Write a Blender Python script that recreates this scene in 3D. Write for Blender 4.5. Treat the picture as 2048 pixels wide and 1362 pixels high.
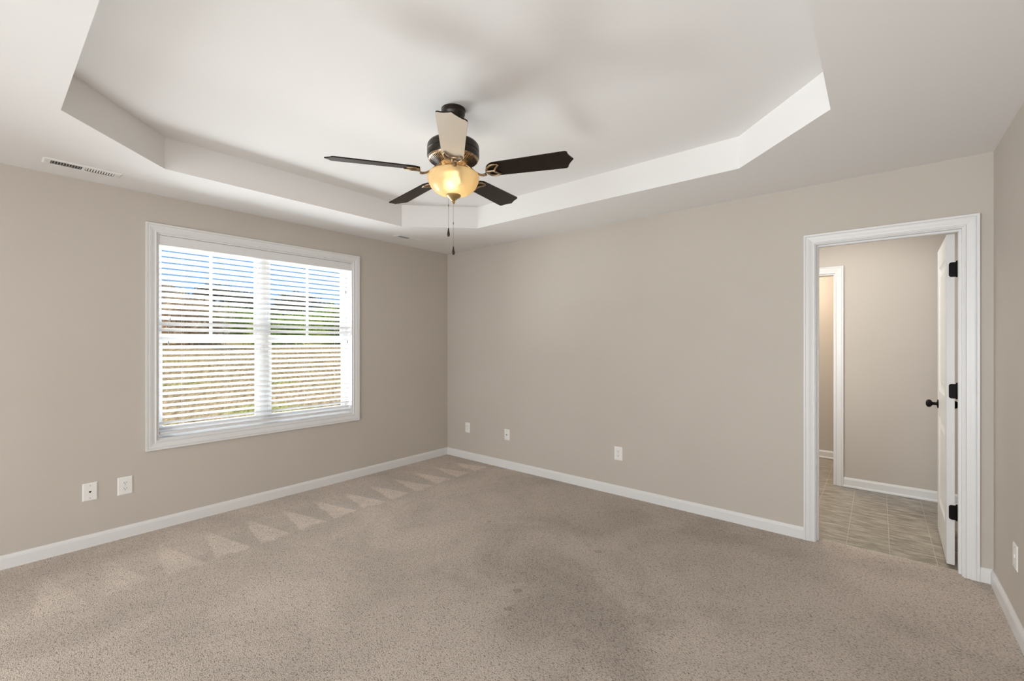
import bpy, bmesh, math, random
from mathutils import Vector, Matrix, Euler
PI = math.pi
random.seed(7)
for o in list(bpy.data.objects): bpy.data.objects.remove(o)
S = bpy.context.scene
C = S.collection

# ------------------------------------------------------------------ camera
W, D, H, HT = 4.5555, 6.6, 2.44, 2.64          # room width, depth, ceiling, tray height
cam_d = bpy.data.cameras.new('camera'); cam = bpy.data.objects.new('camera', cam_d); C.objects.link(cam)
cam.location = (4.0549, -3.6538, 1.3648)
cam.rotation_euler = (PI / 2, 0, 0.6923)
cam_d.sensor_width = 36.0; cam_d.sensor_fit = 'HORIZONTAL'
cam_d.lens = 883.85 * 36.0 / 2048.0
cam_d.shift_y = 3.37 / 2048.0
cam_d.clip_start = 0.02; cam_d.clip_end = 500
S.camera = cam

# ------------------------------------------------------------------ colour management
S.view_settings.view_transform = 'Standard'; S.view_settings.look = 'None'
S.view_settings.gamma = 1.0; S.view_settings.use_curve_mapping = False
S.view_settings.exposure = 0.09
S.cycles.use_denoising = True
S.cycles.max_bounces = 14; S.cycles.diffuse_bounces = 8; S.cycles.transparent_max_bounces = 16
S.cycles.sample_clamp_indirect = 6.0
S.cycles.caustics_reflective = False; S.cycles.caustics_refractive = False

# ------------------------------------------------------------------ world, sun, large lights
wd = bpy.data.worlds.new('sky'); S.world = wd; wd.use_nodes = True
nt = wd.node_tree; nt.nodes.clear()
_o = nt.nodes.new('ShaderNodeOutputWorld'); _b = nt.nodes.new('ShaderNodeBackground')
_g = nt.nodes.new('ShaderNodeTexCoord'); _s = nt.nodes.new('ShaderNodeSeparateXYZ'); _r = nt.nodes.new('ShaderNodeValToRGB')
nt.links.new(_g.outputs['Generated'], _s.inputs[0]); nt.links.new(_s.outputs['Z'], _r.inputs[0])
_r.color_ramp.elements[0].position = 0.0; _r.color_ramp.elements[0].color = (0.30, 0.56, 0.90, 1)
_r.color_ramp.elements[1].position = 0.6; _r.color_ramp.elements[1].color = (0.14, 0.36, 0.84, 1)
nt.links.new(_r.outputs[0], _b.inputs[0]); _b.inputs[1].default_value = 0.95
nt.links.new(_b.outputs[0], _o.inputs[0])

def area(name, loc, target, sx, sy, power, col, spread=PI):
    l = bpy.data.lights.new(name, 'AREA'); l.shape = 'RECTANGLE'; l.size = sx; l.size_y = sy
    l.energy = power; l.color = col; l.spread = spread
    o = bpy.data.objects.new(name, l); C.objects.link(o); o.location = loc
    o.rotation_euler = (Vector(target) - Vector(loc)).to_track_quat('-Z', 'Y').to_euler()
    return o
sl = bpy.data.lights.new('sun', 'SUN'); sl.energy = 3.4; sl.angle = 0.01; sl.color = (1.0, 0.93, 0.82)
sun = bpy.data.objects.new('sun', sl); C.objects.link(sun)
sun.rotation_euler = Vector((0.62, 0.45, -0.80)).to_track_quat('-Z', 'Y').to_euler()
# sunlit ground throwing daylight up through the blinds
area('daylight_ground_bounce', (-1.35, -2.05, 0.12), (0.0, -2.05, 1.30), 2.4, 0.6, 122, (0.93, 0.965, 1.0))
# sky light falling on the window
area('daylight_window', (-1.25, -2.05, 0.60), (0.0, -2.05, 1.35), 2.0, 1.0, 108, (0.91, 0.96, 1.0))
# large unseen fill lamp added behind the camera
area('fill_rear', (2.8, -6.5, 1.1), (2.8, 0.0, 1.4), 3.4, 2.0, 118, (0.915, 0.963, 1.0))
# added fill lamp to the left of the camera, brightening the right wall
area('fill_right_wall', (2.3, -4.3, 1.35), (4.55, -0.75, 1.50), 1.0, 1.2, 5.0, (0.90, 0.955, 1.0), 1.1)
# unseen fill lamp added to lift the right-hand ceiling, aimed up
area('fill_ceiling', (4.1, -4.4, 0.90), (4.2, -1.5, 2.44), 1.0, 1.0, 16, (0.94, 0.97, 1.0))
# bathroom and closet ceiling lamps, with a fill lamp added between
area('bathroom_lamp', (3.75, 0.85, 2.40), (3.75, 0.85, 0.0), 1.0, 0.8, 9.5, (1.0, 0.98, 0.94))
area('bathroom_fill', (3.20, 0.40, 1.45), (3.9, 1.575, 0.95), 0.6, 0.9, 11, (1.0, 0.98, 0.94))  # unseen fill, added to even out the far bathroom wall
area('closet_lamp', (3.2, 2.15, 2.40), (3.3, 2.3, 0.0), 0.3, 0.3, 20, (1.0, 0.84, 0.66))

# ------------------------------------------------------------------ materials
MATS = {}
def mat(name, col, rough=0.5, metal=0.0, spec=0.5, coat=0.0):
    m = bpy.data.materials.new(name); m.use_nodes = True
    b = m.node_tree.nodes['Principled BSDF']
    b.inputs['Base Color'].default_value = (*col, 1); b.inputs['Roughness'].default_value = rough
    b.inputs['Metallic'].default_value = metal; b.inputs['Specular IOR Level'].default_value = spec
    b.inputs['Coat Weight'].default_value = coat; b.inputs['Coat Roughness'].default_value = 0.12
    MATS[name] = m; return m
def N(m, t, **kw):
    n = m.node_tree.nodes.new(t)
    for k, v in kw.items(): setattr(n, k, v)
    return n
def LK(m, a, b): m.node_tree.links.new(a, b)
def objco(m): return N(m, 'ShaderNodeTexCoord').outputs['Object']
def bump_noise(m, scale, strength, dist=0.002, detail=2):
    b = m.node_tree.nodes['Principled BSDF']
    n = N(m, 'ShaderNodeTexNoise'); n.inputs['Scale'].default_value = scale; n.inputs['Detail'].default_value = detail
    LK(m, objco(m), n.inputs['Vector'])
    u = N(m, 'ShaderNodeBump'); u.inputs['Strength'].default_value = strength; u.inputs['Distance'].default_value = dist
    LK(m, n.outputs['Fac'], u.inputs['Height']); LK(m, u.outputs['Normal'], b.inputs['Normal'])
def colour_noise(m, c0, c1, scale, detail=3, lo=0.35, hi=0.65, stretch=None):
    b = m.node_tree.nodes['Principled BSDF']
    n = N(m, 'ShaderNodeTexNoise'); n.inputs['Scale'].default_value = scale; n.inputs['Detail'].default_value = detail
    src = objco(m)
    if stretch:
        mp = N(m, 'ShaderNodeMapping'); mp.inputs['Scale'].default_value = stretch; LK(m, src, mp.inputs[0]); src = mp.outputs[0]
    LK(m, src, n.inputs['Vector'])
    r = N(m, 'ShaderNodeValToRGB'); r.color_ramp.elements[0].position = lo; r.color_ramp.elements[1].position = hi
    r.color_ramp.elements[0].color = (*c0, 1); r.color_ramp.elements[1].color = (*c1, 1)
    LK(m, n.outputs['Fac'], r.inputs[0]); LK(m, r.outputs[0], b.inputs['Base Color'])

wall_m = mat('beige_wall_paint', (0.520, 0.474, 0.422), 0.75, spec=0.25); bump_noise(wall_m, 160, 0.12)
colour_noise(wall_m, (0.512, 0.466, 0.414), (0.528, 0.482, 0.430), 1.3)
ceil_m = mat('white_ceiling_paint', (0.765, 0.752, 0.737), 0.85, spec=0.15); bump_noise(ceil_m, 180, 0.08)
trim_m = mat('white_trim_paint', (0.715, 0.712, 0.706), 0.35, spec=0.4)
door_m = mat('white_door_paint', (0.66, 0.655, 0.645), 0.35, spec=0.4)
plate_m = mat('white_plate_plastic', (0.80, 0.785, 0.76), 0.3)
dark_m = mat('dark_slot', (0.02, 0.018, 0.016), 0.6)
steel_m = mat('screw_steel', (0.5, 0.48, 0.45), 0.35, metal=1)
vinyl_m = mat('white_window_vinyl', (0.84, 0.85, 0.86), 0.35)
bronze_m = mat('oil_rubbed_bronze', (0.022, 0.015, 0.010), 0.32, metal=0.3, spec=0.45)
hinge_m = mat('black_bronze_hardware', (0.006, 0.004, 0.004), 0.45, spec=0.1)
antique_m = mat('antique_brass_bronze', (0.36, 0.25, 0.14), 0.33, metal=0.8)
colour_noise(antique_m, (0.16, 0.10, 0.06), (0.46, 0.34, 0.21), 60, lo=0.3, hi=0.6)
brass_m = mat('aged_brass', (0.42, 0.29, 0.12), 0.35, metal=0.7)
blade_m = mat('espresso_blade_wood', (0.030, 0.016, 0.010), 0.36, spec=0.25)
colour_noise(blade_m, (0.007, 0.0035, 0.002), (0.018, 0.009, 0.005), 9, detail=5, stretch=(1, 12, 12))
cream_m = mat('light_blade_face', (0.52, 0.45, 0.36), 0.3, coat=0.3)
chain_m = mat('pull_chain_metal', (0.20, 0.16, 0.12), 0.35, metal=0.8)
vent_m = mat('white_register_enamel', (0.78, 0.77, 0.75), 0.4)
duct_m = mat('duct_shade', (0.10, 0.095, 0.085), 0.8)
cord_m = mat('white_cord', (0.75, 0.75, 0.74), 0.6)
tassel_m = mat('grey_tassel', (0.42, 0.42, 0.42), 0.5)

def slat_material():
    m = bpy.data.materials.new('white_blind_slat'); m.use_nodes = True; t = m.node_tree; t.nodes.clear()
    o = N(m, 'ShaderNodeOutputMaterial'); mx = N(m, 'ShaderNodeMixShader'); mx.inputs[0].default_value = 0.25
    d = N(m, 'ShaderNodeBsdfPrincipled'); d.inputs['Base Color'].default_value = (0.88, 0.88, 0.87, 1); d.inputs['Roughness'].default_value = 0.4
    tr = N(m, 'ShaderNodeBsdfTranslucent'); tr.inputs[0].default_value = (0.90, 0.90, 0.89, 1)
    LK(m, d.outputs[0], mx.inputs[1]); LK(m, tr.outputs[0], mx.inputs[2]); LK(m, mx.outputs[0], o.inputs[0]); return m
slat_m = slat_material()
def glass_material():
    m = bpy.data.materials.new('window_glass'); m.use_nodes = True; t = m.node_tree; t.nodes.clear()
    o = N(m, 'ShaderNodeOutputMaterial'); mx = N(m, 'ShaderNodeMixShader'); mx.inputs[0].default_value = 0.012
    a = N(m, 'ShaderNodeBsdfTransparent'); a.inputs[0].default_value = (0.97, 0.98, 0.98, 1)
    g = N(m, 'ShaderNodeBsdfGlossy'); g.inputs['Roughness'].default_value = 0.02
    LK(m, a.outputs[0], mx.inputs[1]); LK(m, g.outputs[0], mx.inputs[2]); LK(m, mx.outputs[0], o.inputs[0]); return m
glass_m = glass_material()
def bowl_material():
    m = bpy.data.materials.new('amber_alabaster_glass'); m.use_nodes = True; t = m.node_tree; t.nodes.clear()
    o = N(m, 'ShaderNodeOutputMaterial')
    n = N(m, 'ShaderNodeTexNoise'); n.inputs['Scale'].default_value = 14; n.inputs['Detail'].default_value = 4; n.inputs['Distortion'].default_value = 1.5
    LK(m, objco(m), n.inputs['Vector'])
    r = N(m, 'ShaderNodeValToRGB'); r.color_ramp.elements[0].position = 0.3; r.color_ramp.elements[1].position = 0.7
    r.color_ramp.elements[0].color = (0.72, 0.59, 0.38, 1); r.color_ramp.elements[1].color = (0.80, 0.69, 0.48, 1)
    LK(m, n.outputs['Fac'], r.inputs[0])
    d = N(m, 'ShaderNodeBsdfPrincipled'); d.inputs['Roughness'].default_value = 0.3; LK(m, r.outputs[0], d.inputs['Base Color'])
    tr = N(m, 'ShaderNodeBsdfTranslucent'); LK(m, r.outputs[0], tr.inputs[0])
    rf = N(m, 'ShaderNodeBsdfRefraction'); rf.inputs['Roughness'].default_value = 0.75; rf.inputs['IOR'].default_value = 1.12
    rf.inputs[0].default_value = (1.0, 0.93, 0.78, 1)
    a = N(m, 'ShaderNodeMixShader'); a.inputs[0].default_value = 0.5; LK(m, d.outputs[0], a.inputs[1]); LK(m, tr.outputs[0], a.inputs[2])
    b = N(m, 'ShaderNodeMixShader'); b.inputs[0].default_value = 0.35; LK(m, a.outputs[0], b.inputs[1]); LK(m, rf.outputs[0], b.inputs[2])
    LK(m, b.outputs[0], o.inputs[0]); return m
bowl_m = bowl_material()
def emit(name, col, st):
    m = bpy.data.materials.new(name); m.use_nodes = True; t = m.node_tree; t.nodes.clear()
    o = N(m, 'ShaderNodeOutputMaterial'); e = N(m, 'ShaderNodeEmission'); e.inputs[0].default_value = (*col, 1); e.inputs[1].default_value = st
    LK(m, e.outputs[0], o.inputs[0]); return m
bulb_m = emit('lit_bulb', (1.0, 0.86, 0.62), 9.0)

def MATH(m, op, a, b=None, clamp=False):
    n = N(m, 'ShaderNodeMath', operation=op); n.use_clamp = clamp
    for i, v in enumerate((a, b)):
        if v is None: continue
        if isinstance(v, (int, float)): n.inputs[i].default_value = v
        else: LK(m, v, n.inputs[i])
    return n.outputs[0]
def SMOOTH(m, v, lo, hi, a=0.0, b=1.0):
    n = N(m, 'ShaderNodeMapRange'); n.interpolation_type = 'SMOOTHSTEP'
    LK(m, v, n.inputs[0]); n.inputs[1].default_value = lo; n.inputs[2].default_value = hi
    n.inputs[3].default_value = a; n.inputs[4].default_value = b; return n.outputs[0]

DENTS = [(1.07, -1.052, .022), (1.10, -1.782, .02), (1.664, -1.076, .03), (1.78, -1.16, .025), (2.561, -1.03, .03), (2.65, -1.075, .02),
         (2.525, -1.761, .028), (2.597, -1.92, .022), (2.332, -0.468, .03), (2.539, -0.10, .025)]
def carpet_material():
    m = mat('tan_cut_pile_carpet', (0.40, 0.33, 0.27), 0.95, spec=0.05)
    b = m.node_tree.nodes['Principled BSDF']; co = objco(m)
    sep = N(m, 'ShaderNodeSeparateXYZ'); LK(m, co, sep.inputs[0]); X, Y = sep.outputs['X'], sep.outputs['Y']
    # tufts
    f = N(m, 'ShaderNodeTexNoise'); f.inputs['Scale'].default_value = 185; f.inputs['Detail'].default_value = 3; f.inputs['Roughness'].default_value = 0.6
    mp = N(m, 'ShaderNodeMapping'); mp.inputs['Rotation'].default_value = (0, 0, 0.5); mp.inputs['Scale'].default_value = (0.75, 1.25, 1.0)
    LK(m, co, mp.inputs[0]); LK(m, mp.outputs[0], f.inputs['Vector'])
    v = N(m, 'ShaderNodeTexVoronoi'); v.inputs['Scale'].default_value = 150; LK(m, mp.outputs[0], v.inputs['Vector'])
    tuft = MATH(m, 'SUBTRACT', MATH(m, 'MULTIPLY', f.outputs['Fac'], 1.5), MATH(m, 'MULTIPLY', v.outputs['Distance'], 0.55))
    ramp = N(m, 'ShaderNodeValToRGB'); e = ramp.color_ramp.elements
    e[0].position = 0.10; e[0].color = (0.200, 0.163, 0.137, 1); e[1].position = 0.72; e[1].color = (0.680, 0.600, 0.530, 1)
    k = e.new(0.34); k.color = (0.490, 0.423, 0.368, 1)
    LK(m, tuft, ramp.inputs[0])
    # pile lay: broad patches
    g = N(m, 'ShaderNodeTexNoise'); g.inputs['Scale'].default_value = 1.5; g.inputs['Detail'].default_value = 5; g.inputs['Roughness'].default_value = 0.6; g.inputs['Distortion'].default_value = 0.6
    LK(m, co, g.inputs['Vector'])
    lay_light = SMOOTH(m, g.outputs['Fac'], 0.34, 0.66, 0.87, 1.06)
    # vacuum wedges by the left wall
    wn = N(m, 'ShaderNodeTexNoise'); wn.inputs['Scale'].default_value = 9; wn.inputs['Detail'].default_value = 3; LK(m, co, wn.inputs['Vector'])
    wob = MATH(m, 'MULTIPLY', MATH(m, 'SUBTRACT', wn.outputs['Fac'], 0.5), 0.15)
    t = MATH(m, 'DIVIDE', MATH(m, 'SUBTRACT', MATH(m, 'ADD', X, wob), 0.25), MATH(m, 'ADD', 0.50, MATH(m, 'MULTIPLY', Y, -0.03)))
    s = MATH(m, 'FRACT', MATH(m, 'DIVIDE', MATH(m, 'ADD', Y, MATH(m, 'ADD', 5.36, MATH(m, 'MULTIPLY', wob, 0.25))), 0.2655))
    le = MATH(m, 'SUBTRACT', s, MATH(m, 'SUBTRACT', 0.33, MATH(m, 'MULTIPLY', t, 0.31)))
    re = MATH(m, 'SUBTRACT', MATH(m, 'ADD', 0.33, MATH(m, 'MULTIPLY', t, 0.47)), s)
    ind = SMOOTH(m, MATH(m, 'MINIMUM', le, re), -0.02, 0.06)
    ins = MATH(m, 'MULTIPLY', SMOOTH(m, t, 0.0, 0.5), SMOOTH(m, t, 0.97, 1.05, 1.0, 0.0))
    wedge = MATH(m, 'MULTIPLY', MATH(m, 'MULTIPLY', ind, ins), SMOOTH(m, Y, -3.3, -2.4, 0.45, 1.0))
    # paler toward the left: window light painted into the colour over brushed pile
    lay_light = MATH(m, 'MULTIPLY', lay_light, SMOOTH(m, MATH(m, 'ADD', X, MATH(m, 'MULTIPLY', Y, 0.35)), 0.3, 2.0, 1.15, 0.97))
    pd = N(m, 'ShaderNodeVectorMath', operation='DISTANCE'); LK(m, co, pd.inputs[0]); pd.inputs[1].default_value = (2.75, -1.75, 0)
    lay_light = MATH(m, 'MULTIPLY', lay_light, SMOOTH(m, MATH(m, 'ADD', pd.outputs['Value'], MATH(m, 'MULTIPLY', MATH(m, 'SUBTRACT', g.outputs['Fac'], 0.5), 1.6)), 0.1, 0.8, 0.86, 1.0))
    fac = MATH(m, 'ADD', lay_light, MATH(m, 'MULTIPLY', wedge, 0.27))
    # worn edge lay right of the paler side
    # furniture dents
    dent = None
    for (dx, dy, r) in DENTS:
        d = N(m, 'ShaderNodeVectorMath', operation='DISTANCE'); LK(m, co, d.inputs[0]); d.inputs[1].default_value = (dx, dy, 0)
        q = SMOOTH(m, MATH(m, 'ADD', d.outputs['Value'], MATH(m, 'MULTIPLY', MATH(m, 'SUBTRACT', wn.outputs['Fac'], 0.5), 0.09)), r * 0.25, r * 0.95, 1.0, 0.0)
        dent = q if dent is None else MATH(m, 'MAXIMUM', dent, q)
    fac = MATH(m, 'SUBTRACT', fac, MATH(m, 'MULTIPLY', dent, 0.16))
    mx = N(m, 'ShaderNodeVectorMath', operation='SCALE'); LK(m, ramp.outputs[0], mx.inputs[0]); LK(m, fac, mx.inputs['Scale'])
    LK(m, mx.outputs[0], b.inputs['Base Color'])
    u = N(m, 'ShaderNodeBump'); u.inputs['Strength'].default_value = 0.8; u.inputs['Distance'].default_value = 0.006
    LK(m, MATH(m, 'SUBTRACT', tuft, MATH(m, 'MULTIPLY', dent, 1.2)), u.inputs['Height']); LK(m, u.outputs[0], b.inputs['Normal'])
    return m
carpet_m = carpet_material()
def tile_material():
    m = mat('grey_brown_vinyl_tile', (0.3, 0.26, 0.21), 0.32, spec=0.4); b = m.node_tree.nodes['Principled BSDF']; co = objco(m)
    sep = N(m, 'ShaderNodeSeparateXYZ'); LK(m, co, sep.inputs[0]); X, Y = sep.outputs['X'], sep.outputs['Y']
    mp = N(m, 'ShaderNodeMapping'); mp.inputs['Scale'].default_value = (2.2, 11, 1); mp.inputs['Rotation'].default_value = (0, 0, 0.12); LK(m, co, mp.inputs[0])
    n = N(m, 'ShaderNodeTexNoise'); n.inputs['Scale'].default_value = 3.2; n.inputs['Detail'].default_value = 8; n.inputs['Roughness'].default_value = 0.68; LK(m, mp.outputs[0], n.inputs['Vector'])
    r = N(m, 'ShaderNodeValToRGB'); e = r.color_ramp.elements
    e[0].position = 0.30; e[0].color = (0.130, 0.112, 0.086, 1); e[1].position = 0.70; e[1].color = (0.480, 0.440, 0.385, 1)
    e.new(0.5).color = (0.275, 0.243, 0.195, 1); LK(m, n.outputs['Fac'], r.inputs[0])
    cx = MATH(m, 'DIVIDE', MATH(m, 'SUBTRACT', X, 3.664 - 2.2350), 0.2235)
    fx = MATH(m, 'FRACT', cx); col = MATH(m, 'FLOOR', cx)
    gx = SMOOTH(m, MATH(m, 'ABSOLUTE', MATH(m, 'SUBTRACT', fx, 0.5)), 0.489, 0.493)
    off = MATH(m, 'MULTIPLY', MATH(m, 'ABSOLUTE', MATH(m, 'SINE', MATH(m, 'MULTIPLY', col, 12.9898))), 1.2)
    fy = MATH(m, 'FRACT', MATH(m, 'DIVIDE', MATH(m, 'ADD', MATH(m, 'ADD', Y, 4.0), off), 0.46))
    gy = SMOOTH(m, MATH(m, 'ABSOLUTE', MATH(m, 'SUBTRACT', fy, 0.5)), 0.4935, 0.4965, 0.0, 0.8)
    gr = MATH(m, 'MAXIMUM', gx, gy)
    mx = N(m, 'ShaderNodeMix', data_type='RGBA'); LK(m, gr, mx.inputs[0]); LK(m, r.outputs[0], mx.inputs[6]); mx.inputs[7].default_value = (0.40, 0.365, 0.30, 1)
    LK(m, mx.outputs[2], b.inputs['Base Color'])
    u = N(m, 'ShaderNodeBump'); u.inputs['Strength'].default_value = 0.3; u.inputs['Distance'].default_value = 0.003; u.invert = True
    LK(m, gr, u.inputs['Height']); LK(m, u.outputs[0], b.inputs['Normal']); return m
tile_m = tile_material()
def leaf_material(name, c0, c1):
    m = bpy.data.materials.new(name); m.use_nodes = True; t = m.node_tree; t.nodes.clear()
    o = N(m, 'ShaderNodeOutputMaterial'); mx = N(m, 'ShaderNodeMixShader'); mx.inputs[0].default_value = 0.4
    n = N(m, 'ShaderNodeTexNoise'); n.inputs['Scale'].default_value = 2.5; n.inputs['Detail'].default_value = 4; LK(m, objco(m), n.inputs['Vector'])
    r = N(m, 'ShaderNodeValToRGB'); r.color_ramp.elements[0].position = 0.35; r.color_ramp.elements[1].position = 0.65
    r.color_ramp.elements[0].color = (*c0, 1); r.color_ramp.elements[1].color = (*c1, 1); LK(m, n.outputs['Fac'], r.inputs[0])
    d = N(m, 'ShaderNodeBsdfDiffuse'); tr = N(m, 'ShaderNodeBsdfTranslucent'); LK(m, r.outputs[0], d.inputs[0]); LK(m, r.outputs[0], tr.inputs[0])
    LK(m, d.outputs[0], mx.inputs[1]); LK(m, tr.outputs[0], mx.inputs[2]); LK(m, mx.outputs[0], o.inputs[0]); return m
leaf_brown = leaf_material('dry_brown_leaf', (0.62, 0.43, 0.22), (0.98, 0.82, 0.56))
leaf_dark = leaf_material('dark_grey_green_leaf', (0.18, 0.155, 0.095), (0.54, 0.48, 0.29))
leaf_green = leaf_material('yellow_green_leaf', (0.34, 0.44, 0.06), (0.80, 0.88, 0.24))
bark_m = mat('grey_bark', (0.16, 0.13, 0.10), 0.9)
def ground_material():
    m = mat('straw_grass_ground', (0.5, 0.36, 0.2), 0.95, spec=0.02); b = m.node_tree.nodes['Principled BSDF']
    rot = N(m, 'ShaderNodeMapping'); rot.inputs['Rotation'].default_value = (0, 0, 0.45); LK(m, objco(m), rot.inputs[0])
    sc = N(m, 'ShaderNodeMapping'); sc.inputs['Scale'].default_value = (3.0, 14.0, 8.0); LK(m, rot.outputs[0], sc.inputs[0])
    n = N(m, 'ShaderNodeTexNoise'); n.inputs['Scale'].default_value = 1.0; n.inputs['Detail'].default_value = 6; n.inputs['Roughness'].default_value = 0.7; LK(m, sc.outputs[0], n.inputs['Vector'])
    r = N(m, 'ShaderNodeValToRGB'); e = r.color_ramp.elements; e[0].position = 0.33; e[0].color = (0.24, 0.14, 0.05, 1); e[1].position = 0.66; e[1].color = (0.90, 0.60, 0.28, 1)
    LK(m, n.outputs['Fac'], r.inputs[0])
    g = N(m, 'ShaderNodeTexNoise'); g.inputs['Scale'].default_value = 0.35; g.inputs['Detail'].default_value = 3; LK(m, objco(m), g.inputs['Vector'])
    mx = N(m, 'ShaderNodeMix', data_type='RGBA', blend_type='MULTIPLY'); LK(m, SMOOTH(m, g.outputs['Fac'], 0.52, 0.66), mx.inputs[0]); LK(m, r.outputs[0], mx.inputs[6]); mx.inputs[7].default_value = (0.80, 1.05, 0.55, 1)
    LK(m, mx.outputs[2], b.inputs['Base Color']); return m
ground_m = ground_material()
siding_m = mat('exterior_siding', (0.6, 0.58, 0.54), 0.7)

# ------------------------------------------------------------------ mesh helpers
class MB:
    def __init__(self): self.v = []; self.f = []; self.mi = []
    def add(self, vs, fs, mi=0):
        b = len(self.v); self.v += [tuple(p) for p in vs]; self.f += [tuple(i + b for i in f) for f in fs]; self.mi += [mi] * len(fs); return self
    def box(self, x0, x1, y0, y1, z0, z1, mi=0):
        vs = [(x, y, z) for z in (z0, z1) for y in (y0, y1) for x in (x0, x1)]
        return self.add(vs, [(0, 2, 3, 1), (4, 5, 7, 6), (0, 1, 5, 4), (2, 6, 7, 3), (0, 4, 6, 2), (1, 3, 7, 5)], mi)
    def obox(self, M, sx, sy, sz, mi=0):
        b = MB().box(-sx, sx, -sy, sy, -sz, sz); return self.add([M @ Vector(p) for p in b.v], b.f, mi)
    def lathe(self, prof, cx=0, cy=0, seg=48, mi=0, M=None, cap=True):
        vs = []; fs = []; n = len(prof)
        for i in range(seg):
            a = 2 * PI * i / seg
            for (r, z) in prof: vs.append(Vector((cx + r * math.cos(a), cy + r * math.sin(a), z)))
        for i in range(seg):
            j = (i + 1) % seg
            for k in range(n - 1): fs.append((i * n + k, j * n + k, j * n + k + 1, i * n + k + 1))
        if cap:
            if prof[0][0] > 1e-6: fs.append(tuple(i * n for i in range(seg))[::-1])
            if prof[-1][0] > 1e-6: fs.append(tuple(i * n + n - 1 for i in range(seg)))
        if M is not None: vs = [M @ p for p in vs]
        return self.add(vs, fs, mi)
    def tube(self, pts, rad, seg=10, mi=0, flat=1.0):
        pts = [Vector(p) for p in pts]; rs = rad if isinstance(rad, (list, tuple)) else [rad] * len(pts)
        vs = []; fs = []
        for i, p in enumerate(pts):
            t = (pts[min(i + 1, len(pts) - 1)] - pts[max(i - 1, 0)]).normalized()
            up = Vector((0, 0, 1)) if abs(t.z) < 0.95 else Vector((1, 0, 0))
            a = t.cross(up).normalized(); b = a.cross(t)
            for k in range(seg):
                w = 2 * PI * k / seg; vs.append(p + a * (rs[i] * math.cos(w)) + b * (rs[i] * flat * math.sin(w)))
        for i in range(len(pts) - 1):
            for k in range(seg):
                l = (k + 1) % seg; fs.append((i * seg + k, i * seg + l, (i + 1) * seg + l, (i + 1) * seg + k))
        fs.append(tuple(range(seg))[::-1]); fs.append(tuple(range((len(pts) - 1) * seg, len(pts) * seg)))
        return self.add(vs, fs, mi)
    def sweep(self, rows, closed=False, mi=0):
        """rows: list of equal-length point loops (closed profile) joined one to the next."""
        n = len(rows[0]); vs = [p for r in rows for p in r]; fs = []
        m = len(rows)
        for i in range(m if closed else m - 1):
            j = (i + 1) % m
            for k in range(n):
                l = (k + 1) % n; fs.append((i * n + k, i * n + l, j * n + l, j * n + k))
        if not closed: fs.append(tuple(range(n))[::-1]); fs.append(tuple(range((m - 1) * n, m * n)))
        return self.add(vs, fs, mi)
    def build(self, name, mats, parent=None, smooth=None, bevel=0.0, xf=None):
        me = bpy.data.meshes.new(name); vs = self.v
        if parent is not None:
            w = Vector(WORLD.get(parent.name, (0, 0, 0)))
            vs = [tuple(Vector(p) - w) for p in vs]
        me.from_pydata(vs, [], self.f); me.update()
        for m in (mats if isinstance(mats, (list, tuple)) else [mats]): me.materials.append(m)
        for p, i in zip(me.polygons, self.mi): p.material_index = i
        bm = bmesh.new(); bm.from_mesh(me); bmesh.ops.recalc_face_normals(bm, faces=bm.faces)
        bm.to_mesh(me); bm.free()
        o = bpy.data.objects.new(name, me); C.objects.link(o)
        if parent is not None:
            o.parent = parent; WORLD[o.name] = WORLD.get(parent.name, (0, 0, 0))
        else: WORLD[o.name] = (0, 0, 0)
        if bevel:
            b = o.modifiers.new('bevel', 'BEVEL'); b.width = bevel; b.segments = 2; b.limit_method = 'ANGLE'; b.angle_limit = 0.6
        if smooth is not None:
            for p in me.polygons: p.use_smooth = True
            try: me.set_sharp_from_angle(angle=smooth)
            except Exception: pass
        return o
WORLD = {}       # world origin of each parent (parts are given in world coordinates)
def thing(name, label, cat, loc=(0, 0, 0), group=None):
    o = bpy.data.objects.new(name, None); C.objects.link(o); o.location = loc; o.empty_display_size = 0.05
    o['label'] = label; o['category'] = cat
    if group: o['group'] = group
    WORLD[o.name] = tuple(loc); return o
def struct(o, label=None, cat=None):
    o['kind'] = 'structure'
    if label: o['label'] = label
    if cat: o['category'] = cat
    return o
def sempty(name, loc, label, cat):
    o = bpy.data.objects.new(name, None); C.objects.link(o); o.location = loc; WORLD[o.name] = tuple(loc); o.empty_display_size = 0.05
    return struct(o, label, cat)

# ------------------------------------------------------------------ room shell
WY0, WY1, WZ0, WZ1 = -2.825, -1.262, 0.645, 2.165      # clear window opening in the left wall
LW = 0.16
m = MB()
m.box(-LW, 0, -D - 0.115, WY0, -0.05, H + 0.35); m.box(-LW, 0, WY1, 0.0, -0.05, H + 0.35)
m.box(-LW, 0, WY0, WY1, -0.05, WZ0); m.box(-LW, 0, WY0, WY1, WZ1, H + 0.35)
struct(m.build('wall_left', wall_m), 'beige painted wall on the left with the wide window', 'wall')
DX0, DX1, DZ = 3.727, 4.430, 2.030                     # door opening between jambs
BT = 0.115
m = MB()
m.box(-LW, DX0 - 0.018, 0, BT, -0.05, H + 0.35); m.box(DX1 + 0.018, W + 0.9, 0, BT, -0.05, H + 0.35)
m.box(DX0 - 0.018, DX1 + 0.018, 0, BT, DZ + 0.018, H + 0.35)
struct(m.build('wall_back', wall_m), 'beige back wall with the open bathroom doorway', 'wall')
struct(MB().box(W, W + 0.115, -D - 0.115, 0, -0.05, H + 0.35).build('wall_right', wall_m), 'beige wall at the right edge', 'wall')
struct(MB().box(0, W, -D - 0.115, -D, -0.05, H + 0.35).build('wall_near', wall_m), 'beige wall behind the viewpoint', 'wall')
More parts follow.
